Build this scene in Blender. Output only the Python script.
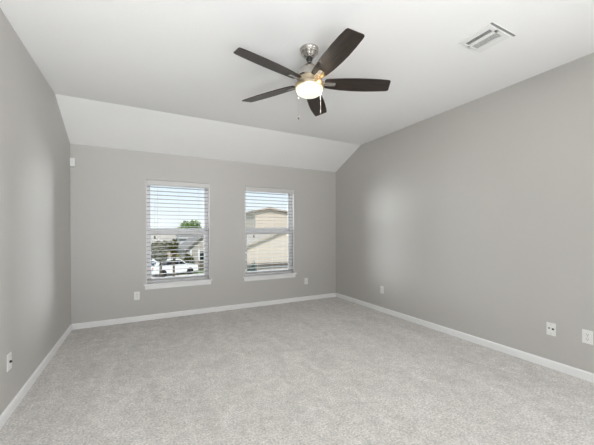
import bpy, bmesh, math, random
from mathutils import Vector, Matrix

for o in list(bpy.data.objects):
    bpy.data.objects.remove(o)
scene = bpy.context.scene
COL = scene.collection
R = math.radians
random.seed(7)

# ------------------------------------------------------------------ camera
F_PX, YAW, PITCH, ROLL, CY = 297.5, 0.4799, -0.0028, -0.0030, 232.25
EYE = 1.281
cam_data = bpy.data.cameras.new('camera')
cam_data.sensor_fit = 'HORIZONTAL'
cam_data.sensor_width = 36.0
cam_data.lens = F_PX / 594.0 * 36.0
cam_data.shift_y = (CY - 222.5) / 594.0
cam_data.clip_start = 0.02
cam_data.clip_end = 500
cam = bpy.data.objects.new('camera', cam_data)
COL.objects.link(cam)
r0 = Vector((math.cos(YAW), -math.sin(YAW), 0))
f0 = Vector((math.sin(YAW), math.cos(YAW), 0))
u0 = Vector((0, 0, 1))
f1 = f0 * math.cos(PITCH) + u0 * math.sin(PITCH)
u1 = u0 * math.cos(PITCH) - f0 * math.sin(PITCH)
r2 = r0 * math.cos(ROLL) + u1 * math.sin(ROLL)
u2 = u1 * math.cos(ROLL) - r0 * math.sin(ROLL)
M4 = Matrix((r2, u2, -f1)).transposed().to_4x4()
M4.translation = (0, 0, EYE)
cam.matrix_world = M4
scene.camera = cam

# ------------------------------------------------------------------ view, sky, sun, big lights
scene.view_settings.view_transform = 'Standard'
scene.view_settings.look = 'None'
scene.view_settings.gamma = 1.0
scene.view_settings.use_curve_mapping = False
scene.view_settings.exposure = 0.17

world = bpy.data.worlds.new('world')
scene.world = world
world.use_nodes = True
wn = world.node_tree
wn.nodes.clear()
w_out = wn.nodes.new('ShaderNodeOutputWorld')
w_bg = wn.nodes.new('ShaderNodeBackground')
w_tc = wn.nodes.new('ShaderNodeTexCoord')
w_sep = wn.nodes.new('ShaderNodeSeparateXYZ')
w_ramp = wn.nodes.new('ShaderNodeValToRGB')
w_ramp.color_ramp.elements[0].position = 0.0
w_ramp.color_ramp.elements[0].color = (0.90, 0.94, 0.96, 1)
w_ramp.color_ramp.elements[1].position = 0.35
w_ramp.color_ramp.elements[1].color = (0.50, 0.72, 0.95, 1)
wn.links.new(w_tc.outputs['Generated'], w_sep.inputs[0])
wn.links.new(w_sep.outputs['Z'], w_ramp.inputs[0])
wn.links.new(w_ramp.outputs[0], w_bg.inputs[0])
w_bg.inputs[1].default_value = 1.1
wn.links.new(w_bg.outputs[0], w_out.inputs[0])


def lamp(name, kind, loc, energy, color=(1, 1, 1), aim=None, **kw):
    d = bpy.data.lights.new(name, kind)
    d.energy = energy
    d.color = color
    for k, v in kw.items():
        setattr(d, k, v)
    o = bpy.data.objects.new(name, d)
    COL.objects.link(o)
    o.location = loc
    if aim is not None:
        o.rotation_euler = Vector(aim).to_track_quat('-Z', 'Y').to_euler()
    return o


lamp('sun', 'SUN', (0, -10, 20), 3.8, (1.0, 0.95, 0.86), aim=(0.35, 0.8, -0.8), angle=R(1.0))
# unseen fill lamps added behind the camera, in place of daylight and bounced flash
lamp('fill_rear', 'AREA', (0.0, -3.1, 1.40), 22, (0.96, 0.982, 1.0), aim=(0, 1, 0.22),
     shape='RECTANGLE', size=1.6, size_y=2.0, spread=R(120))
lamp('fill_side', 'AREA', (3.28, -1.3, 1.15), 88, (0.955, 0.98, 1.0), aim=(-1, 0.30, -0.02),
     shape='RECTANGLE', size=1.8, size_y=1.7)
lamp('fill_upward', 'AREA', (0.0, -1.6, 0.40), 76, (0.96, 0.982, 1.0), aim=(-0.12, 0.75, 1.0),
     shape='RECTANGLE', size=1.6, size_y=1.6, spread=R(115))
# unseen panels added outside, beside and above the window view, to brighten the room
lamp('fill_panel_left', 'AREA', (-3.6, 9.0, 1.6), 900, (0.95, 0.98, 1.0), aim=(0.75, -0.62, -0.02),
     shape='RECTANGLE', size=6.0, size_y=2.0)
lamp('fill_panel_right', 'AREA', (8.0, 9.2, 1.6), 2200, (0.95, 0.98, 1.0), aim=(-0.8, -0.6, -0.02),
     shape='RECTANGLE', size=6.0, size_y=2.4)
lamp('fill_panel_above', 'AREA', (2.0, 12.0, 5.0), 500, (0.95, 0.98, 1.0), aim=(0, -7.2, -3.4),
     shape='RECTANGLE', size=9.0, size_y=2.8)

# ------------------------------------------------------------------ dimensions (metres)
XL, XR, D, YB = -0.833, 3.374, 4.8305, -3.2
HS, HC, SL = 2.44, 2.778, 0.76          # wall head, flat ceiling, run of the sloped part
T = 0.15                                # outer wall thickness
GZ = -3.0                               # ground outside (room is upstairs)


# ------------------------------------------------------------------ materials
def new_mat(name):
    m = bpy.data.materials.new(name)
    m.use_nodes = True
    n = m.node_tree.nodes
    return m, n, m.node_tree.links, n['Principled BSDF']


def mat(name, col, rough=0.6, metal=0.0, var=0.04, scale=12.0, bump=0.0, bscale=60.0, spec=0.5, stretch=None):
    m, n, l, b = new_mat(name)
    tc = n.new('ShaderNodeTexCoord')
    mp = n.new('ShaderNodeMapping')
    if stretch:
        mp.inputs['Scale'].default_value = stretch
    l.new(tc.outputs['Object'], mp.inputs[0])
    ns = n.new('ShaderNodeTexNoise')
    ns.inputs['Scale'].default_value = scale
    ns.inputs['Detail'].default_value = 4
    l.new(mp.outputs[0], ns.inputs['Vector'])
    mx = n.new('ShaderNodeMix')
    mx.data_type = 'RGBA'
    mx.inputs[6].default_value = (*[c * (1 - var) for c in col], 1)
    mx.inputs[7].default_value = (*[min(1, c * (1 + var)) for c in col], 1)
    l.new(ns.outputs['Fac'], mx.inputs[0])
    l.new(mx.outputs[2], b.inputs['Base Color'])
    b.inputs['Roughness'].default_value = rough
    b.inputs['Metallic'].default_value = metal
    b.inputs['Specular IOR Level'].default_value = spec
    if bump:
        nb = n.new('ShaderNodeTexNoise')
        nb.inputs['Scale'].default_value = bscale
        nb.inputs['Detail'].default_value = 3
        l.new(mp.outputs[0], nb.inputs['Vector'])
        bp = n.new('ShaderNodeBump')
        bp.inputs['Strength'].default_value = bump
        bp.inputs['Distance'].default_value = 0.01
        l.new(nb.outputs['Fac'], bp.inputs['Height'])
        l.new(bp.outputs[0], b.inputs['Normal'])
    return m


M_WALL = mat('wall_paint', (0.51, 0.497, 0.475), 0.45, var=0.012, scale=3, bump=0.06, bscale=90)
M_CEIL = mat('ceiling_paint', (0.87, 0.87, 0.865), 0.8, var=0.01, scale=3, bump=0.10, bscale=70)
M_TRIM = mat('trim_paint', (0.84, 0.84, 0.84), 0.35, var=0.01)
M_VINYL = mat('window_vinyl', (0.90, 0.90, 0.92), 0.35, var=0.01)
M_BLIND = mat('blind_slat_shaded', (0.36, 0.355, 0.345), 0.4, var=0.01)  # white blind coloured darker, with the backlit shade put into it
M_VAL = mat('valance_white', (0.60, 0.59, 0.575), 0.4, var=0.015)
M_CORD = mat('cord_white', (0.72, 0.72, 0.70), 0.7)
M_DARKPL = mat('dark_plastic', (0.012, 0.012, 0.012), 0.4)
M_PLATE = mat('plate_white', (0.82, 0.82, 0.80), 0.3, var=0.01)
M_SLOT = mat('slot_dark', (0.03, 0.03, 0.03), 0.5)
M_GREYPL = mat('port_grey', (0.25, 0.25, 0.25), 0.4)
M_SCREW = mat('screw_steel', (0.45, 0.45, 0.43), 0.35, metal=0.8)
M_NICKEL = mat('brushed_nickel', (0.50, 0.475, 0.44), 0.27, metal=0.9, var=0.06, scale=30, stretch=(1, 1, 12))
M_NICKEL_WARM = mat('nickel_bulb_tint', (0.60, 0.50, 0.36), 0.3, metal=0.9, var=0.06, scale=30, stretch=(1, 1, 12))  # nickel tinted gold, the bulb's warm light put into its colour
M_BLACK = mat('hanger_black', (0.01, 0.01, 0.01), 0.35)
M_VENT = mat('vent_white', (0.80, 0.80, 0.79), 0.45, var=0.01)
M_DUCT = mat('duct_grey', (0.10, 0.10, 0.10), 0.7)


def wood_mat():
    m, n, l, b = new_mat('espresso_wood')
    tc = n.new('ShaderNodeTexCoord')
    mp = n.new('ShaderNodeMapping')
    mp.inputs['Scale'].default_value = (2.0, 26.0, 26.0)
    l.new(tc.outputs['Object'], mp.inputs[0])
    ns = n.new('ShaderNodeTexNoise')
    ns.inputs['Scale'].default_value = 3.0
    ns.inputs['Detail'].default_value = 8
    ns.inputs['Distortion'].default_value = 0.6
    l.new(mp.outputs[0], ns.inputs['Vector'])
    rp = n.new('ShaderNodeValToRGB')
    rp.color_ramp.elements[0].position = 0.35
    rp.color_ramp.elements[0].color = (0.010, 0.007, 0.006, 1)
    rp.color_ramp.elements[1].position = 0.75
    rp.color_ramp.elements[1].color = (0.040, 0.028, 0.021, 1)
    l.new(ns.outputs['Fac'], rp.inputs[0])
    l.new(rp.outputs[0], b.inputs['Base Color'])
    b.inputs['Roughness'].default_value = 0.33
    return m


M_WOOD = wood_mat()


def carpet_mat():
    m, n, l, b = new_mat('carpet')
    tc = n.new('ShaderNodeTexCoord')

    def noise(scale, detail, rough=0.6, mscale=None, rot=0.0, dist=0.0):
        mp = n.new('ShaderNodeMapping')
        if mscale:
            mp.inputs['Scale'].default_value = mscale
        mp.inputs['Rotation'].default_value = (0, 0, rot)
        l.new(tc.outputs['Object'], mp.inputs[0])
        t = n.new('ShaderNodeTexNoise')
        t.inputs['Scale'].default_value = scale
        t.inputs['Detail'].default_value = detail
        t.inputs['Roughness'].default_value = rough
        t.inputs['Distortion'].default_value = dist
        l.new(mp.outputs[0], t.inputs['Vector'])
        return t

    fine = noise(75, 3, 0.75)
    mid = noise(17, 3, 0.65, dist=0.5)
    swirl = noise(5.5, 4, 0.7, mscale=(1.0, 0.8, 1), rot=R(25), dist=1.6)
    nap = noise(2.4, 3, 0.6, mscale=(1.7, 0.55, 1), rot=R(-38), dist=0.8)

    def ramp(src, lo, hi, p0=0.3, p1=0.7):
        rp = n.new('ShaderNodeMapRange')
        rp.inputs['From Min'].default_value = p0
        rp.inputs['From Max'].default_value = p1
        rp.inputs['To Min'].default_value = lo
        rp.inputs['To Max'].default_value = hi
        l.new(src.outputs['Fac'], rp.inputs['Value'])
        return rp.outputs[0]

    def mul(a, c):
        t = n.new('ShaderNodeMath')
        t.operation = 'MULTIPLY'
        l.new(a, t.inputs[0])
        l.new(c, t.inputs[1])
        return t.outputs[0]

    k = mul(mul(mul(ramp(fine, 0.58, 1.30), ramp(mid, 0.90, 1.09)), ramp(swirl, 0.88, 1.09)), ramp(nap, 0.93, 1.05))
    base = n.new('ShaderNodeMix')
    base.data_type = 'RGBA'
    base.blend_type = 'MULTIPLY'
    base.inputs[0].default_value = 1.0
    base.inputs[6].default_value = (0.68, 0.655, 0.628, 1)
    l.new(k, base.inputs[7])
    l.new(base.outputs[2], b.inputs['Base Color'])
    b.inputs['Roughness'].default_value = 1.0
    b.inputs['Specular IOR Level'].default_value = 0.05
    b.inputs['Sheen Weight'].default_value = 0.15
    add = n.new('ShaderNodeMath')
    add.operation = 'ADD'
    l.new(fine.outputs['Fac'], add.inputs[0])
    l.new(mid.outputs['Fac'], add.inputs[1])
    bp = n.new('ShaderNodeBump')
    bp.inputs['Strength'].default_value = 0.55
    bp.inputs['Distance'].default_value = 0.012
    l.new(add.outputs[0], bp.inputs['Height'])
    l.new(bp.outputs[0], b.inputs['Normal'])
    return m


M_CARPET = carpet_mat()


def glass_mat():
    m = bpy.data.materials.new('window_glass')
    m.use_nodes = True
    n, l = m.node_tree.nodes, m.node_tree.links
    n.clear()
    out = n.new('ShaderNodeOutputMaterial')
    tr = n.new('ShaderNodeBsdfTransparent')
    tr.inputs[0].default_value = (0.95, 0.96, 0.96, 1)
    gl = n.new('ShaderNodeBsdfGlossy')
    gl.inputs['Color'].default_value = (0.35, 0.35, 0.35, 1)      # reflection dimmed to keep the rear lamp out of the pane
    gl.inputs['Roughness'].default_value = 0.03
    fr = n.new('ShaderNodeFresnel')
    fr.inputs[0].default_value = 1.3
    mx = n.new('ShaderNodeMixShader')
    l.new(fr.outputs[0], mx.inputs[0])
    l.new(tr.outputs[0], mx.inputs[1])
    l.new(gl.outputs[0], mx.inputs[2])
    l.new(mx.outputs[0], out.inputs[0])
    return m


M_GLASS = glass_mat()


def bowl_mat():
    """frosted glass bowl: glows by itself and lets about half of the bulb's light through"""
    m = bpy.data.materials.new('opal_glass_lit')
    m.use_nodes = True
    n, l = m.node_tree.nodes, m.node_tree.links
    n.clear()
    out = n.new('ShaderNodeOutputMaterial')
    tc = n.new('ShaderNodeTexCoord')
    sp = n.new('ShaderNodeSeparateXYZ')
    l.new(tc.outputs['Object'], sp.inputs[0])
    mr = n.new('ShaderNodeMapRange')
    mr.inputs['From Min'].default_value = -0.062
    mr.inputs['From Max'].default_value = -0.002
    l.new(sp.outputs['Z'], mr.inputs['Value'])
    rp = n.new('ShaderNodeValToRGB')       # the bulbs sit near the rim: brighter and warmer there
    rp.color_ramp.elements[0].position = 0.25
    rp.color_ramp.elements[0].color = (0.80, 0.82, 0.70, 1)
    rp.color_ramp.elements[1].position = 0.95
    rp.color_ramp.elements[1].color = (1.0, 0.88, 0.60, 1)
    l.new(mr.outputs[0], rp.inputs[0])
    em = n.new('ShaderNodeEmission')
    em.inputs['Strength'].default_value = 0.72
    l.new(rp.outputs[0], em.inputs['Color'])
    tr = n.new('ShaderNodeBsdfTransparent')
    tr.inputs[0].default_value = (0.5, 0.5, 0.5, 1)
    gl = n.new('ShaderNodeBsdfGlossy')
    gl.inputs['Color'].default_value = (0.04, 0.04, 0.04, 1)
    gl.inputs['Roughness'].default_value = 0.2
    a1 = n.new('ShaderNodeAddShader')
    a2 = n.new('ShaderNodeAddShader')
    l.new(em.outputs[0], a1.inputs[0])
    l.new(tr.outputs[0], a1.inputs[1])
    l.new(a1.outputs[0], a2.inputs[0])
    l.new(gl.outputs[0], a2.inputs[1])
    l.new(a2.outputs[0], out.inputs[0])
    return m


M_BOWL = bowl_mat()

# outside
M_GRASS = mat('lawn', (0.16, 0.20, 0.07), 0.95, var=0.4, scale=2.0)
M_CONC = mat('concrete', (0.62, 0.58, 0.53), 0.9, var=0.06, scale=2.0)
M_LEAF_A = mat('leaf_olive', (0.080, 0.074, 0.018), 0.9, var=0.5, scale=3, spec=0.1)
M_LEAF_B = mat('leaf_green', (0.17, 0.25, 0.06), 0.7, var=0.4, scale=3)
M_LEAF_C = mat('leaf_bluegreen', (0.07, 0.10, 0.085), 0.7, var=0.4, scale=3)
M_LEAF_D = mat('leaf_yellow', (0.22, 0.20, 0.07), 0.7, var=0.4, scale=3)
M_BARK = mat('bark', (0.10, 0.075, 0.05), 0.9, var=0.3, scale=10)
M_TAN = mat('tan_siding', (0.50, 0.40, 0.33), 0.8, var=0.05)
M_CREAM = mat('cream_siding', (0.54, 0.465, 0.39), 0.8, var=0.03)
M_WHITE = mat('white_siding', (0.74, 0.75, 0.78), 0.7, var=0.03)
M_GSIDE = mat('grey_siding', (0.40, 0.36, 0.32), 0.8, var=0.04)
M_ROOFT = mat('tan_shingle', (0.44, 0.375, 0.315), 0.9, var=0.12, scale=6)
M_ROOFG = mat('grey_shingle', (0.24, 0.215, 0.195), 0.9, var=0.15, scale=6)
M_OTRIM = mat('house_trim', (0.75, 0.74, 0.72), 0.6, var=0.02)
M_DGLASS = mat('dark_pane', (0.02, 0.025, 0.03), 0.1)
M_CARW = mat('white_car_paint', (0.80, 0.80, 0.80), 0.2, var=0.01)
M_CARD = mat('charcoal_car_paint', (0.05, 0.05, 0.055), 0.25, var=0.02)
M_TYRE = mat('tyre', (0.015, 0.015, 0.015), 0.8)
M_LAMP = mat('lamp_lens', (0.6, 0.12, 0.10), 0.2)
M_FENCE = mat('fence_brown', (0.13, 0.10, 0.075), 0.85, var=0.2)


# ------------------------------------------------------------------ mesh helpers
class MB:
    def __init__(self):
        self.bm = bmesh.new()

    def box(self, x0, x1, y0, y1, z0, z1, mtx=None, bevel=0.0, seg=2):
        t = bmesh.new()
        vs = [t.verts.new((x, y, z)) for x in (x0, x1) for y in (y0, y1) for z in (z0, z1)]
        for f in ((0, 1, 3, 2), (4, 6, 7, 5), (0, 4, 5, 1), (2, 3, 7, 6), (0, 2, 6, 4), (1, 5, 7, 3)):
            t.faces.new([vs[i] for i in f])
        bmesh.ops.recalc_face_normals(t, faces=t.faces)
        if bevel:
            bmesh.ops.bevel(t, geom=list(t.edges), offset=bevel, segments=seg, affect='EDGES', profile=0.5)
        return self._merge(t, mtx)

    def _merge(self, t, mtx=None):
        if mtx is not None:
            bmesh.ops.transform(t, matrix=mtx, verts=t.verts)
        me = bpy.data.meshes.new('tmp')
        t.to_mesh(me)
        t.free()
        self.bm.from_mesh(me)
        bpy.data.meshes.remove(me)
        return self

    def lathe(self, prof, seg=48, mtx=None, cap=True):
        t = bmesh.new()
        rings = []
        for r, z in prof:
            if r < 1e-6:
                rings.append([t.verts.new((0, 0, z))])
            else:
                rings.append([t.verts.new((r * math.cos(2 * math.pi * i / seg), r * math.sin(2 * math.pi * i / seg), z))
                              for i in range(seg)])
        for a, b in zip(rings, rings[1:]):
            for i in range(seg):
                j = (i + 1) % seg
                if len(a) == 1 and len(b) > 1:
                    t.faces.new((a[0], b[i], b[j]))
                elif len(b) == 1 and len(a) > 1:
                    t.faces.new((a[j], a[i], b[0]))
                elif len(a) > 1:
                    t.faces.new((a[i], b[i], b[j], a[j]))
        if cap:
            for rg in (rings[0], rings[-1]):
                if len(rg) > 1:
                    t.faces.new(rg)
        bmesh.ops.recalc_face_normals(t, faces=t.faces)
        return self._merge(t, mtx)

    def prism(self, pts, y0, y1, mtx=None, bevel=0.0):
        """outline pts (x,z) extruded along y"""
        t = bmesh.new()
        a = [t.verts.new((x, y0, z)) for x, z in pts]
        b = [t.verts.new((x, y1, z)) for x, z in pts]
        t.faces.new(a)
        t.faces.new(list(reversed(b)))
        n = len(pts)
        for i in range(n):
            j = (i + 1) % n
            t.faces.new((a[j], a[i], b[i], b[j]))
        bmesh.ops.recalc_face_normals(t, faces=t.faces)
        if bevel:
            bmesh.ops.bevel(t, geom=list(t.edges), offset=bevel, segments=2, affect='EDGES', profile=0.5)
        return self._merge(t, mtx)

    def tube(self, pts, r, seg=8):
        for p, q in zip(pts, pts[1:]):
            p, q = Vector(p), Vector(q)
            d = q - p
            m = Matrix.Translation(p) @ d.to_track_quat('Z', 'Y').to_matrix().to_4x4()
            self.lathe([(r, 0), (r, d.length)], seg, m)
        return self

    def poly(self, *faces):
        for f in faces:
            self.bm.faces.new([self.bm.verts.new(p) for p in f])
        return self

    def build(self, name, m, parent=None, smooth=False, loc=None):
        me = bpy.data.meshes.new(name)
        self.bm.to_mesh(me)
        self.bm.free()
        if smooth:
            for p in me.polygons:
                p.use_smooth = True
            try:
                me.set_sharp_from_angle(angle=R(40))
            except Exception:
                pass
        me.materials.append(m)
        o = bpy.data.objects.new(name, me)
        COL.objects.link(o)
        if parent is not None:
            o.parent = parent
        if loc is not None:
            o.location = loc
        return o


def thing(name, label, cat, loc=(0, 0, 0), rotz=0.0, group=None):
    o = bpy.data.objects.new(name, None)
    o.empty_display_size = 0.1
    COL.objects.link(o)
    o.location = loc
    o.rotation_euler = (0, 0, rotz)
    o['label'] = label
    o['category'] = cat
    if group:
        o['group'] = group
    return o


def struct(o):
    o['kind'] = 'structure'
    return o


# ------------------------------------------------------------------ room shell
struct(MB().box(XL - T, XR + T, YB - T, D + T, -0.12, 0.0).build('floor', M_CARPET))

# ceiling: flat part and the slope down to the window wall, one slab
cm = MB()
pr = [(YB - T, HC), (D - SL, HC), (D + T, HS - (HC - HS) / SL * T), (D + T, HC + 0.25), (YB - T, HC + 0.25)]
ROT = Matrix(((0, 1, 0, 0), (1, 0, 0, 0), (0, 0, 1, 0), (0, 0, 0, 1)))      # prism x->y, y->x
cm.prism(pr, XL - T, XR + T, ROT)
struct(cm.build('ceiling', M_CEIL))


def side_outline():
    return [(YB - T, 0), (D + T, 0), (D + T, HS - 0.07), (D, HS), (D - SL, HC), (YB - T, HC)]


struct(MB().prism(side_outline(), XL - T, XL, ROT).build('wall_left', M_WALL))
struct(MB().prism(side_outline(), XR, XR + T, ROT).build('wall_right', M_WALL))
struct(MB().box(XL, XR, YB - T, YB, 0, HC).build('wall_rear', M_WALL))

WIN = [(0.050, 0.948), (1.527, 2.452)]
WZ0, WZ1 = 0.505, 2.040
wb = MB()
xs = [XL, WIN[0][0], WIN[0][1], WIN[1][0], WIN[1][1], XR]
for i in (0, 2, 4):
    wb.box(xs[i], xs[i + 1], D, D + T, 0, HS)
for a, b in WIN:
    wb.box(a, b, D, D + T, 0, WZ0)
    wb.box(a, b, D, D + T, WZ1, HS)
struct(wb.build('wall_back', M_WALL))

# baseboards: eased-top profile
BB = [(0, 0), (0.013, 0), (0.013, 0.060), (0.009, 0.069), (0.004, 0.074), (0, 0.075)]
struct(MB().prism([(XL + u, z) for u, z in BB], YB, D).build('baseboard_left', M_TRIM))
struct(MB().prism([(XR - u, z) for u, z in BB], YB, D).build('baseboard_right', M_TRIM))
struct(MB().prism([(D - u, z) for u, z in BB], XL + 0.013, XR - 0.013, ROT).build('baseboard_back', M_TRIM))
struct(MB().prism([(YB + u, z) for u, z in BB], XL + 0.013, XR - 0.013, ROT).build('baseboard_rear', M_TRIM))


# ------------------------------------------------------------------ windows
def make_window(idx, x0, x1):
    root = bpy.data.objects.new('window_%d' % idx, None)
    COL.objects.link(root)
    root.location = (x0, D, WZ0)
    root['kind'] = 'structure'
    w, h = x1 - x0, WZ1 - WZ0
    yf = 0.080                                           # recess depth to the vinyl frame
    m = MB()
    m.box(0, 0.034, yf, T, 0.022, h, bevel=0.003)
    m.box(w - 0.034, w, yf, T, 0.022, h, bevel=0.003)
    m.box(0.034, w - 0.034, yf, T, h - 0.036, h, bevel=0.003)
    m.box(0.034, w - 0.034, yf, T, 0.022, 0.055, bevel=0.003)
    m.build('frame', M_VINYL, root)
    zr = 1.285 - WZ0
    # upper sash, set back
    m = MB()
    a, b = 0.034, w - 0.034
    m.box(a, a + 0.024, yf + 0.042, yf + 0.066, zr, h - 0.036)
    m.box(b - 0.024, b, yf + 0.042, yf + 0.066, zr, h - 0.036)
    m.box(a, b, yf + 0.041, yf + 0.067, h - 0.062, h - 0.036)
    m.box(a, b, yf + 0.041, yf + 0.067, zr - 0.005, zr + 0.052, bevel=0.003)
    up = m.build('upper_sash', M_VINYL, root)
    MB().box(a + 0.02, b - 0.02, yf + 0.052, yf + 0.056, zr + 0.05, h - 0.06).build('glass_pane', M_GLASS, up)
    # lower sash, in front
    m = MB()
    m.box(a, a + 0.034, yf + 0.012, yf + 0.038, 0.055, zr, bevel=0.003)
    m.box(b - 0.034, b, yf + 0.012, yf + 0.038, 0.055, zr, bevel=0.003)
    m.box(a, b, yf + 0.010, yf + 0.040, zr - 0.050, zr + 0.002, bevel=0.004)
    m.box(a, b, yf + 0.010, yf + 0.040, 0.055, 0.088, bevel=0.003)
    lo = m.build('lower_sash', M_VINYL, root)
    MB().box(a + 0.03, b - 0.03, yf + 0.023, yf + 0.027, 0.08, zr - 0.045).build('glass_pane', M_GLASS, lo)
    # white painted jamb liners
    m = MB()
    m.box(0, 0.004, 0.0, yf, 0.022, h)
    m.box(w - 0.004, w, 0.0, yf, 0.022, h)
    m.build('jamb', M_TRIM, root)
    # stool with horns and the apron under it
    m = MB()
    m.box(-0.034, w + 0.038, -0.034, 0.0, 0.0, 0.022, bevel=0.006)
    m.box(0, w, -0.004, T, 0.0, 0.0225)
    m.build('window_sill', M_TRIM, root)
    MB().prism([(-0.016, -0.058), (w + 0.018, -0.058), (w + 0.022, 0.0), (-0.020, 0.0)], -0.018, 0.0,
               bevel=0.003).build('apron', M_TRIM, root)
    return root


make_window(1, *WIN[0])
make_window(2, *WIN[1])


# ------------------------------------------------------------------ blinds
def make_blind(label, x0, x1, ladders, tassel_x):
    root = thing('window_blind', label, 'blind', (x0, D, WZ0 + 0.022), group='open slat blinds in the two windows')
    w = x1 - x0
    zb = WZ0 + 0.022

    def Z(z):
        return z - zb
    # valance board with returns, flush with the wall face
    m = MB()
    m.box(0.010, w - 0.008, -0.008, 0.004, Z(1.970), Z(2.036), bevel=0.004)
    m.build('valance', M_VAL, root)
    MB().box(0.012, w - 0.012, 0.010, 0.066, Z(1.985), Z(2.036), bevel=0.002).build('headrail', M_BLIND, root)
    m = MB()
    z = 1.943
    while z > 0.62:
        n = 4
        hw, crown, th = 0.0315, 0.0035, 0.0040
        prof = []
        for i in range(n + 1):
            u = -1 + 2 * i / n
            prof.append((0.040 + u * hw, Z(z) + crown * (1 - u * u) + th / 2))
        for i in range(n, -1, -1):
            u = -1 + 2 * i / n
            prof.append((0.040 + u * hw, Z(z) + crown * (1 - u * u) - th / 2))
        m.prism(prof, 0.010, w - 0.012, ROT)
        z -= 0.0586
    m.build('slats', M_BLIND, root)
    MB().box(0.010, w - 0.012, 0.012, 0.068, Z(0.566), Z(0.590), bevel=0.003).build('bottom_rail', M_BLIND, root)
    for lx in ladders:
        m = MB()
        for yy in (0.0075, 0.0725):
            m.tube([(lx - x0, yy, Z(1.99)), (lx - x0, yy, Z(0.575))], 0.0011, 6)
        m.build('ladder_cord', M_CORD, root)
    m = MB()
    for k in (-0.006, 0.006):
        m.tube([(tassel_x - x0 + k, -0.002, Z(1.985)), (tassel_x - x0, -0.002, Z(1.222))], 0.0011, 6)
    cd = m.build('lift_cord', M_CORD, root)
    MB().lathe([(0.0, 0.021), (0.005, 0.020), (0.008, 0.006), (0.0115, -0.018), (0.0100, -0.022), (0.0, -0.022)], 20,
               Matrix.Translation((tassel_x - x0, -0.002 - 0.006, Z(1.205)))).build('cord_tassel', M_DARKPL, cd, smooth=True)
    return root


make_blind('white open slat blind in the left window, trees and parked cars behind it', *WIN[0],
           ladders=(0.205, 0.50, 0.79), tassel_x=0.165)
make_blind('white open slat blind in the right window, beige neighbouring house behind it', *WIN[1],
           ladders=(1.75, 2.03, 2.25), tassel_x=1.685)

# ------------------------------------------------------------------ ceiling fan
FX, FY = 1.225, 2.125
fan = thing('ceiling_fan', 'five blade ceiling fan with dark wood blades and a lit white bowl', 'ceiling fan', (FX, FY, HC))
MB().lathe([(0.0, 0.0), (0.077, 0.0), (0.077, -0.012), (0.074, -0.016), (0.072, -0.020), (0.072, -0.030), (0.069, -0.034),
            (0.064, -0.037), (0.055, -0.053), (0.043, -0.066), (0.032, -0.074), (0.022, -0.076), (0.0, -0.076)],
           48).build('canopy', M_NICKEL, fan, smooth=True)
MB().lathe([(0.0, -0.072), (0.018, -0.074), (0.0255, -0.082), (0.0255, -0.090), (0.019, -0.099), (0.0, -0.101)],
           32).build('hanger_ball', M_BLACK, fan, smooth=True)
MB().lathe([(0.0, -0.095), (0.0115, -0.095), (0.0115, -0.150), (0.0, -0.150)], 24).build('downrod', M_NICKEL, fan, smooth=True)
MB().lathe([(0.0, -0.112), (0.020, -0.112), (0.026, -0.118), (0.036, -0.128), (0.056, -0.145), (0.080, -0.168), (0.098, -0.192),
            (0.106, -0.212), (0.108, -0.222), (0.108, -0.236), (0.100, -0.244), (0.0, -0.244)],
           56).build('motor_housing', M_NICKEL, fan, smooth=True)
MB().lathe([(0.0, -0.242), (0.094, -0.242), (0.094, -0.272), (0.104, -0.276), (0.113, -0.284), (0.1185, -0.296), (0.1195, -0.306),
            (0.1195, -0.318), (0.117, -0.324), (0.112, -0.325), (0.0, -0.325)], 56).build('light_fitter', M_NICKEL_WARM, fan, smooth=True)
bowl_prof = [(0.1045, 0.0)]
for i in range(0, 15):
    a = (math.pi / 2) * i / 14
    bowl_prof.append((0.1115 * math.cos(a) ** 0.85 if i < 14 else 0.0, -0.006 - 0.056 * math.sin(a)))
MB().lathe(bowl_prof, 56, cap=False).build('light_bowl', M_BOWL, fan, smooth=True, loc=(0, 0, -0.325))

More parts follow.
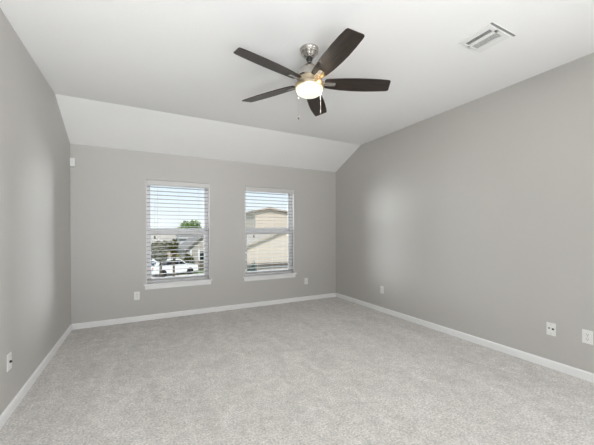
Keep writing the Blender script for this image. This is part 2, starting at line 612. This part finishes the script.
# blade outline (r along x, w along y), root narrow, tip oblique with rounded corners
BL = [(0.135, -0.050), (0.155, -0.055), (0.20, -0.061), (0.28, -0.069), (0.38, -0.0755), (0.48, -0.078), (0.58, -0.0765), (0.645, -0.0725),
      (0.660, -0.069), (0.668, -0.062), (0.686, 0.034), (0.685, 0.046), (0.678, 0.053), (0.662, 0.057), (0.58, 0.066), (0.48, 0.0735),
      (0.38, 0.0750), (0.28, 0.071), (0.20, 0.063), (0.155, 0.055), (0.135, 0.049), (0.124, 0.038), (0.124, -0.038)]
UP = Matrix(((1, 0, 0, 0), (0, 0, 1, 0), (0, 1, 0, 0), (0, 0, 0, 1)))       # prism (x,z) -> (x,y), thickness -> z
BZ = -0.276
PITCHB = R(-13)
blade_me = None
for ang in (-166, 122, 50.5, -22, -94):
    root_m = Matrix.Rotation(R(ang), 4, 'Z') @ Matrix.Translation((0, 0, BZ)) @ Matrix.Rotation(PITCHB, 4, 'X')
    if blade_me is None:
        b = MB().prism(BL, -0.003, 0.003, UP, bevel=0.0015).build('fan_blade', M_WOOD, fan)
        bm2 = MB()
        bm2.prism([(0.080, -0.020), (0.12, -0.017), (0.150, -0.0175), (0.212, -0.0185), (0.217, -0.014), (0.217, 0.014), (0.212, 0.0185),
                   (0.150, 0.0175), (0.12, 0.017), (0.080, 0.020)], -0.0085, -0.0035, UP, bevel=0.001)
        bm2.box(0.080, 0.122, -0.016, 0.016, -0.006, 0.012, bevel=0.003)
        irn = bm2.build('blade_iron', M_NICKEL, b)
        scs = []
        for sx in (0.160, 0.196):
            scs.append(MB().lathe([(0.0, -0.011), (0.004, -0.0105), (0.0048, -0.0085), (0.0, -0.0085)], 12,
                                  Matrix.Translation((sx, 0, 0))).build('screw', M_SCREW, b).data)
        blade_me = (b.data, irn.data, *scs)
    else:
        b = bpy.data.objects.new('fan_blade', blade_me[0])
        COL.objects.link(b)
        b.parent = fan
        for nm, me in zip(('blade_iron', 'screw', 'screw'), blade_me[1:]):
            c = bpy.data.objects.new(nm, me)
            COL.objects.link(c)
            c.parent = b
    b.matrix_local = root_m


def pull_chain(dx, dy, ztop, zend, r, fob):
    m = MB()
    m.tube([(dx, dy, ztop), (dx, dy, zend + 0.02)], r, 8)
    c = m.build('pull_chain', M_NICKEL, fan)
    MB().lathe([(0.0, 0.022), (0.002, 0.021), (0.003, 0.012), (fob, 0.004), (fob * 1.1, -0.008), (fob * 0.7, -0.014), (0.0, -0.015)], 16,
               Matrix.Translation((dx, dy, zend))).build('chain_fob', M_NICKEL if fob < 0.005 else M_BARK, c, smooth=True)


pull_chain(-0.079, 0.041, -0.300, -0.562, 0.0003, 0.0062)
pull_chain(0.085, -0.037, -0.300, -0.510, 0.0015, 0.0042)
lamp('fan_bulb', 'POINT', (FX, FY, HC - 0.338), 44, (1.0, 0.945, 0.86), shadow_soft_size=0.03)
# warm light leaking out between the fitter and the blades
lamp('fan_glow', 'POINT', (FX + 0.035, FY - 0.135, HC - 0.305), 0.28, (1.0, 0.58, 0.18), shadow_soft_size=0.0)

# ------------------------------------------------------------------ ceiling register
vent = thing('ceiling_vent', 'white louvred air register set in the ceiling near the right wall', 'vent', (2.385, 1.375, HC))
m = MB()
X0, X1, Y0, Y1 = -0.155, 0.130, -0.130, 0.128
holes = [(-0.102, -0.052, -0.080, 0.110), (-0.022, 0.056, -0.080, 0.110), ]
slot = (-0.150, 0.158, -0.128, -0.112)
zt, zb_ = 0.0, -0.009
# face plate as strips around the openings
m.box(-0.155, -0.102, -0.105, Y1, zb_, zt, bevel=0.002)
m.box(-0.052, -0.022, -0.105, Y1, zb_, zt, bevel=0.002)
m.box(0.056, X1, -0.105, Y1, zb_, zt, bevel=0.002)
m.box(-0.102, 0.056, -0.105, -0.080, zb_, zt, bevel=0.001)
m.box(-0.102, 0.056, 0.110, Y1, zb_, zt, bevel=0.001)
m.build('face_plate', M_VENT, vent)
for hx0, hx1, hy0, hy1 in holes:
    first = hx0 < -0.05
    pan = MB().box(hx0, hx1, hy0, hy1, -0.0015, 0.0).build('louver_panel', M_DUCT, vent)
    n = 4 if first else 7
    step = (hx1 - hx0) / n
    m = MB()
    for k in range(n):
        cx = hx0 + (k + 0.5) * step
        mt = Matrix.Translation((cx, (hy0 + hy1) / 2, -0.0055)) @ Matrix.Rotation(R(-25 if first else 20), 4, 'Y')
        bw = 0.0042 if first else 0.0018
        m.box(-bw, bw, -(hy1 - hy0) / 2, (hy1 - hy0) / 2, -0.0005, 0.0005, mt)
    m.build('louver_blades', M_VENT, pan)
m = MB()
m.box(slot[0], slot[1], slot[2] - 0.004, slot[2], -0.004, 0.0, bevel=0.001)
m.box(slot[0], slot[1], slot[3], slot[3] + 0.007, -0.004, 0.0, bevel=0.001)
m.build('damper_rim', M_VENT, vent)
MB().box(slot[0], slot[1], slot[2], slot[3], -0.003, 0.0).build('damper_slot', M_GREYPL, vent)

# ------------------------------------------------------------------ wall plates
PW, PH = 0.072, 0.117


def wall_frame(side, a, z):
    """matrix for things built facing -Y with the wall at y = 0"""
    if side == 'back':
        return (a, D, z), 0.0
    if side == 'right':
        return (XR, a, z), R(-90)
    return (XL, a, z), R(90)


def plate_base(root, gang=1):
    MB().box(-PW / 2 * gang, PW / 2 * gang, -0.0065, 0.0, -PH / 2, PH / 2, bevel=0.003).build('plate', M_PLATE, root)


def screw(root, x, z, mm=M_SCREW):
    MB().lathe([(0.0, 0.0), (0.0034, 0.0), (0.0030, 0.0014), (0.0, 0.0018)], 14,
               Matrix.Translation((x, -0.006, z)) @ Matrix.Rotation(R(90), 4, 'X')).build('screw', mm, root)


def outlet(label, side, a, z):
    loc, rz = wall_frame(side, a, z)
    root = thing('power_outlet', label, 'outlet', loc, rz, group='duplex outlets along the walls')
    plate_base(root)
    screw(root, 0, 0)
    for s in (-1, 1):
        zc = s * 0.0195
        pts = []
        for i in range(24):
            t = 2 * math.pi * i / 24
            pts.append((0.0172 * math.cos(t), max(-0.0125, min(0.0125, 0.0172 * math.sin(t))) + zc))
        rc = MB().prism(pts, -0.0085, -0.005).build('receptacle', M_PLATE, root)
        h = MB()
        h.box(-0.0078, -0.0052, -0.0089, -0.0080, zc - 0.001, zc + 0.0085)
        h.box(0.0052, 0.0078, -0.0089, -0.0080, zc - 0.0005, zc + 0.0080)
        h.lathe([(0.0, 0.0), (0.0028, 0.0), (0.0028, 0.0009), (0.0, 0.0009)], 12,
                Matrix.Translation((0, -0.0080, zc - 0.0075)) @ Matrix.Rotation(R(90), 4, 'X'))
        h.build('slots', M_SLOT, rc)
    return root


outlet('white duplex outlet on the window wall left of and below the left window', 'back', -0.070, 0.368)
outlet('white duplex outlet on the window wall between the right window and the corner', 'back', 2.700, 0.358)
outlet('white duplex outlet on the right wall near the far corner, farther of two there', 'right', 3.560, 0.352)
outlet('white duplex outlet at the right edge, nearest one on the right wall', 'right', 1.107, 0.372)

loc, rz = wall_frame('right', 1.362, 0.365)
jack = thing('jack_plate', 'white wall plate with two dark jack ports on the right wall', 'wall plate', loc, rz)
plate_base(jack)
screw(jack, 0, 0.042)
screw(jack, 0, -0.042)
MB().box(-0.022, -0.007, -0.0085, -0.005, 0.000, 0.014, bevel=0.001).build('phone_port', M_GREYPL, jack)
pm = MB()
pm.box(0.006, 0.023, -0.0085, -0.005, -0.004, 0.012, bevel=0.001)
pm.build('cable_port', M_DARKPL, jack)

loc, rz = wall_frame('left', 2.780, 0.374)
coax = thing('coax_plate', 'white cable wall plate with a dark connector stub on the left wall', 'wall plate', loc, rz)
plate_base(coax)
screw(coax, 0, 0.042)
screw(coax, 0, -0.042)
MB().lathe([(0.0, 0.0), (0.0095, 0.0), (0.0095, 0.004), (0.0075, 0.004), (0.0075, 0.010), (0.004, 0.010), (0.004, 0.013), (0.0, 0.013)], 18,
           Matrix.Translation((0, -0.006, 0.0)) @ Matrix.Rotation(R(90), 4, 'X')).build('coax_connector', M_DARKPL, coax, smooth=False)

# motion sensor tucked into the back left corner
sen = thing('motion_sensor', 'small white motion sensor high in the corner of left and window walls', 'sensor', (XL, D, 2.192))
m = MB()
m.prism([(0.003, -0.052), (0.052, -0.052), (0.056, -0.048), (0.056, 0.052), (0.052, 0.056), (0.003, 0.056)], -0.046, -0.006, bevel=0.004)
m.build('housing', M_PLATE, sen)
MB().box(0.011, 0.048, -0.0485, -0.044, -0.040, 0.010, bevel=0.002).build('lens', M_TRIM, sen)
MB().box(0.0, 0.050, -0.012, 0.0, -0.040, 0.045, bevel=0.002).build('bracket', M_PLATE, sen)

# ------------------------------------------------------------------ outside, below the upstairs windows
struct(MB().box(-60, 90, D + T + 0.6, 140, GZ - 0.2, GZ).build('ground', M_GRASS))
struct(MB().box(-60, 90, 25.0, 31.5, GZ, GZ + 0.02).build('street', M_CONC))
struct(MB().box(-0.6, 3.3, 31.5, 50, GZ, GZ + 0.03).build('driveway', M_CONC))
struct(MB().box(6.3, 12.5, 12.0, 25, GZ, GZ + 0.03).build('forecourt', M_CONC))


def foliage(cx, cy, cz, rx, ry, rz_, n, size, hole=0.0, seed=0):
    rnd = random.Random(seed)
    m = MB()
    lumps = []
    for _ in range(9):
        t, p = rnd.uniform(0, 2 * math.pi), rnd.uniform(-0.9, 0.9)
        q = 0.55
        lumps.append((q * math.cos(t) * math.sqrt(1 - p * p), q * math.sin(t) * math.sqrt(1 - p * p), q * p, rnd.uniform(0.35, 0.6)))
    for _ in range(n):
        lx, ly, lz, lr = rnd.choice(lumps)
        d = Vector((rnd.gauss(0, 1), rnd.gauss(0, 1), rnd.gauss(0, 1))).normalized() * lr * rnd.uniform(0.6, 1.0)
        p = Vector((cx + (lx + d.x) * rx, cy + (ly + d.y) * ry, cz + (lz + d.z) * rz_))
        a = Vector((rnd.gauss(0, 1), rnd.gauss(0, 1), rnd.gauss(0, 1))).normalized()
        b = a.orthogonal().normalized()
        s = size * rnd.uniform(0.6, 1.3)
        m.poly([p - a * s, p + b * s * 0.45, p + a * s, p - b * s * 0.45])
    return m


def tree(label, x, y, top, bottom, rx, leaf, n, size, seed, name='tree', cat='tree'):
    root = thing(name, label, cat, (x, y, GZ), group='trees and shrubs outside')
    cz = (top + bottom) / 2 - GZ
    hz = (top - bottom) / 2
    foliage(0, 0, cz, rx, rx, hz, n, size, seed=seed).build('foliage', leaf, root)
    m = MB()
    m.lathe([(0.11, 0), (0.08, cz * 0.5), (0.05, cz)], 10)
    rnd = random.Random(seed + 50)
    for _ in range(5):
        t = rnd.uniform(0, 6.28)
        m.tube([(0, 0, cz - hz * 0.8), (0.5 * rx * math.cos(t), 0.5 * rx * math.sin(t), cz + hz * rnd.uniform(-0.2, 0.5))], 0.03, 6)
    m.build('trunk', M_BARK, root)
    return root


tree('olive green tree at the left of the left window view', 1.0, 20.0, 0.80, -0.60, 0.70, M_LEAF_A, 3200, 0.105, 1)
tree('tall bright green tree rising above the far rooftops', 8.2, 60.0, 3.7, 0.2, 2.3, M_LEAF_B, 900, 0.30, 2)
tree('slim dark tree standing beside the tan house', 2.35, 27.0, 0.95, -1.4, 0.45, M_LEAF_A, 420, 0.12, 3)
tree('low yellowish shrub beyond the parked white car', 3.2, 35.3, -0.95, -2.8, 0.62, M_LEAF_D, 700, 0.14, 4, 'shrub', 'shrub')
tree('low olive shrub in front of the gabled grey house', 4.55, 35.3, -1.1, -2.85, 0.60, M_LEAF_A, 600, 0.13, 5, 'shrub', 'shrub')
tree('narrow bluish evergreen at the left of the right window view', 6.05, 17.6, -0.35, -2.9, 0.34, M_LEAF_C, 900, 0.08, 6, 'evergreen', 'tree')


def gable_house(label, x0, x1, y0, y1, eave, ridge, wall_m, roof_m, along='x', over=0.35, wins=(), doors=(), posts=()):
    root = thing('house', label, 'house', ((x0 + x1) / 2, y0, GZ), group='houses across the street')
    cx = (x0 + x1) / 2
    e, rg = eave - GZ, ridge - GZ
    hw, dp = (x1 - x0) / 2, y1 - y0
    m = MB()
    if along == 'x':                                     # ridge runs along x, roof slope faces the street
        m.prism([(0, 0), (dp, 0), (dp, e), (dp / 2, rg - 0.1), (0, e)], -hw, hw, ROT)
        m.build('wall', wall_m, root)
        s = (rg - e) / (dp / 2)
        m = MB()
        m.prism([(-over, e - s * over), (dp / 2, rg), (dp + over, e - s * over), (dp + over, e - s * over + 0.14),
                 (dp / 2, rg + 0.16), (-over, e - s * over + 0.14)], -hw - over, hw + over, ROT)
        m.build('roof', roof_m, root)
        MB().box(-hw - over, hw + over, -over - 0.06, -over, e - s * over - 0.06, e - s * over + 0.12).build('gutter', M_OTRIM, root)
    else:                                                # gable end faces the street
        m.prism([(-hw, 0), (hw, 0), (hw, e), (0, rg - 0.1), (-hw, e)], 0, dp)
        m.build('wall', wall_m, root)
        s = (rg - e) / hw
        m = MB()
        m.prism([(-hw - over, e - s * over), (0, rg), (hw + over, e - s * over), (hw + over, e - s * over + 0.16),
                 (0, rg + 0.18), (-hw - over, e - s * over + 0.16)], -over, dp + over)
        m.build('roof', roof_m, root)
    for wx, wz, ww, wh in wins:
        f = MB().box(wx - cx - ww / 2 - 0.07, wx - cx + ww / 2 + 0.07, -0.06, 0.02, wz - GZ - 0.07, wz - GZ + wh + 0.07).build('window', M_OTRIM, root)
        MB().box(wx - cx - ww / 2, wx - cx + ww / 2, -0.08, -0.05, wz - GZ, wz - GZ + wh).build('pane', M_DGLASS, f)
    for wx, ww, wh in doors:
        d = MB().box(wx - cx - ww / 2, wx - cx + ww / 2, -0.06, 0.02, 0.03, wh).build('garage_door', M_OTRIM, root)
        g = MB()
        for k in range(1, 4):
            g.box(wx - cx - ww / 2, wx - cx + ww / 2, -0.066, -0.05, wh * k / 4 - 0.012, wh * k / 4 + 0.012)
        g.build('panel_groove', M_GSIDE, d)
    for px in posts:
        MB().box(px - cx - 0.09, px - cx + 0.09, -1.3, -1.12, 0, e - 0.1).build('porch_post', M_OTRIM, root)
    return root


gable_house('tan house with a dark window behind the trees', -4.0, 4.15, 45, 54, -0.30, 0.9, M_TAN, M_ROOFT, 'x',
            wins=((3.55, -1.35, 0.85, 0.85), (0.6, -1.5, 1.2, 1.1)))
gable_house('long white house under the tall green tree', 5.3, 14.5, 50, 58, 0.35, 1.35, M_WHITE, M_ROOFG, 'x',
            wins=((7.2, -1.4, 1.0, 1.2),))
gable_house('grey house with a gable end and white porch posts', 4.75, 8.4, 37.5, 45, -0.75, 0.75, M_GSIDE, M_ROOFG, 'y',
            wins=((6.6, -2.2, 0.9, 1.1),), posts=(5.0, 5.9))
# neighbour across the forecourt: two storey block and its garage wing
nb = thing('neighbour_house', 'beige two storey house with a garage wing filling the right window view', 'house', (10.5, 19.5, GZ))
# local frame: origin (10.5, 19.5, GZ)
m = MB()
m.prism([(-2.0, 0), (6.0, 0), (6.0, 5.15), (-0.8, 6.20), (-2.0, 5.95)], 4.5, 12.0)
m.build('upper_block', M_CREAM, nb)
m = MB()
m.prism([(-2.25, 5.92), (-0.8, 6.24), (6.4, 5.13), (6.4, 5.26), (-0.8, 6.37), (-2.25, 6.05)], 4.2, 12.3)
m.build('upper_roof', M_ROOFT, nb)
MB().box(-2.07, -1.97, 4.42, 4.52, 3.5, 5.9).build('downspout', M_GSIDE, nb)
m = MB()
m.prism([(-5.4, 0), (3.0, 0), (3.0, 2.90), (-1.2, 4.45), (-5.4, 2.90)], -0.5, 4.45)
m.build('garage_wing', M_CREAM, nb)
m = MB()
m.prism([(-5.8, 2.78), (-1.2, 4.48), (3.4, 2.78), (3.4, 2.92), (-1.2, 4.63), (-5.8, 2.92)], -0.75, 4.45)
m.build('garage_roof', M_ROOFT, nb)
MB().box(-5.4, 3.0, -0.85, -0.5, 2.02, 2.14).build('pent_eave', M_FENCE, nb)
d = MB().box(-3.4, 2.0, -0.56, -0.49, 0.03, 1.98).build('garage_door', M_GSIDE, nb)
g = MB()
for k in range(1, 4):
    g.box(-3.4, 2.0, -0.566, -0.54, 0.49 * k - 0.015, 0.49 * k + 0.015)
g.build('panel_groove', M_FENCE, d)
gable_house('pale house behind the neighbouring beige house', 10.2, 20.0, 40, 48, 2.2, 3.2, M_WHITE, M_WHITE, 'x')

# dark slatted fence by the grey house
fence = thing('fence', 'dark slatted fence in front of the grey house', 'fence', (6.2, 34.0, GZ))
MB().box(-0.7, 0.9, 0.0, 0.03, 0.1, 1.05).build('panel', M_FENCE, fence)
for px in (-0.7, 0.1, 0.9):
    MB().box(px - 0.05, px + 0.05, -0.02, 0.08, 0, 1.2).build('post', M_FENCE, fence)


def car(label, x, y, rz, paint, z=GZ + 0.03, L=4.4, W=1.8, H=1.62):
    root = thing('car', label, 'car', (x, y, z), rz, group='parked cars outside')
    hl = L / 2
    body = [(-hl, 0.35), (-hl + 0.06, 0.28), (hl - 0.08, 0.28), (hl, 0.45), (hl - 0.05, 0.82), (hl - 0.35, 0.95), (hl - 1.15, 1.02),
            (-hl + 0.10, 1.05), (-hl, 0.85)]
    cab = [(-hl + 0.12, 1.02), (hl - 1.10, 1.0), (hl - 1.85, H - 0.04), (hl - 2.2, H), (-hl + 0.65, H), (-hl + 0.40, H - 0.06)]
    b = MB().prism(body, -W / 2, W / 2, bevel=0.05).build('body', paint, root)
    c = MB().prism(cab, -W / 2 + 0.10, W / 2 - 0.10, bevel=0.05).build('cabin', paint, root)
    gl = MB()
    side = [(-hl + 0.45, 1.08), (hl - 1.28, 1.06), (hl - 1.90, H - 0.13), (-hl + 0.68, H - 0.13)]
    gl.prism(side, -W / 2 + 0.09, -W / 2 + 0.12)
    gl.prism(side, W / 2 - 0.12, W / 2 - 0.09)
    gl.prism([(hl - 1.13, 1.06), (hl - 1.09, 1.06), (hl - 1.80, H - 0.10), (hl - 1.84, H - 0.10)], -W / 2 + 0.2, W / 2 - 0.2)
    gl.prism([(-hl + 0.09, 1.10), (-hl + 0.13, 1.10), (-hl + 0.42, H - 0.12), (-hl + 0.38, H - 0.12)], -W / 2 + 0.2, W / 2 - 0.2)
    gl.build('windows', M_DGLASS, c)
    for sx in (-hl + 0.85, hl - 0.9):
        for sy in (-1, 1):
            MB().lathe([(0.0, -0.11), (0.20, -0.11), (0.33, -0.10), (0.34, -0.05), (0.34, 0.05), (0.33, 0.10), (0.20, 0.11), (0.0, 0.11)], 24,
                       Matrix.Translation((sx, sy * (W / 2 - 0.08), 0.34)) @ Matrix.Rotation(R(90), 4, 'X')).build('wheel', M_TYRE, root)
    for sy in (-1, 1):
        MB().box(-hl - 0.01, -hl + 0.06, sy * (W / 2 - 0.22) - 0.12, sy * (W / 2 - 0.22) + 0.12, 0.72, 0.95,
                 bevel=0.01).build('tail_light', M_LAMP, b)
    return root


car('white car parked on the driveway in the left window view', 2.75, 31.9, R(18), M_CARW)
car('dark car parked behind the white car', 1.85, 38.6, R(8), M_CARD)
car('white van parked before the beige garage in the right window view', 7.75, 16.4, R(96), M_CARW, L=4.5, W=1.85, H=1.75)
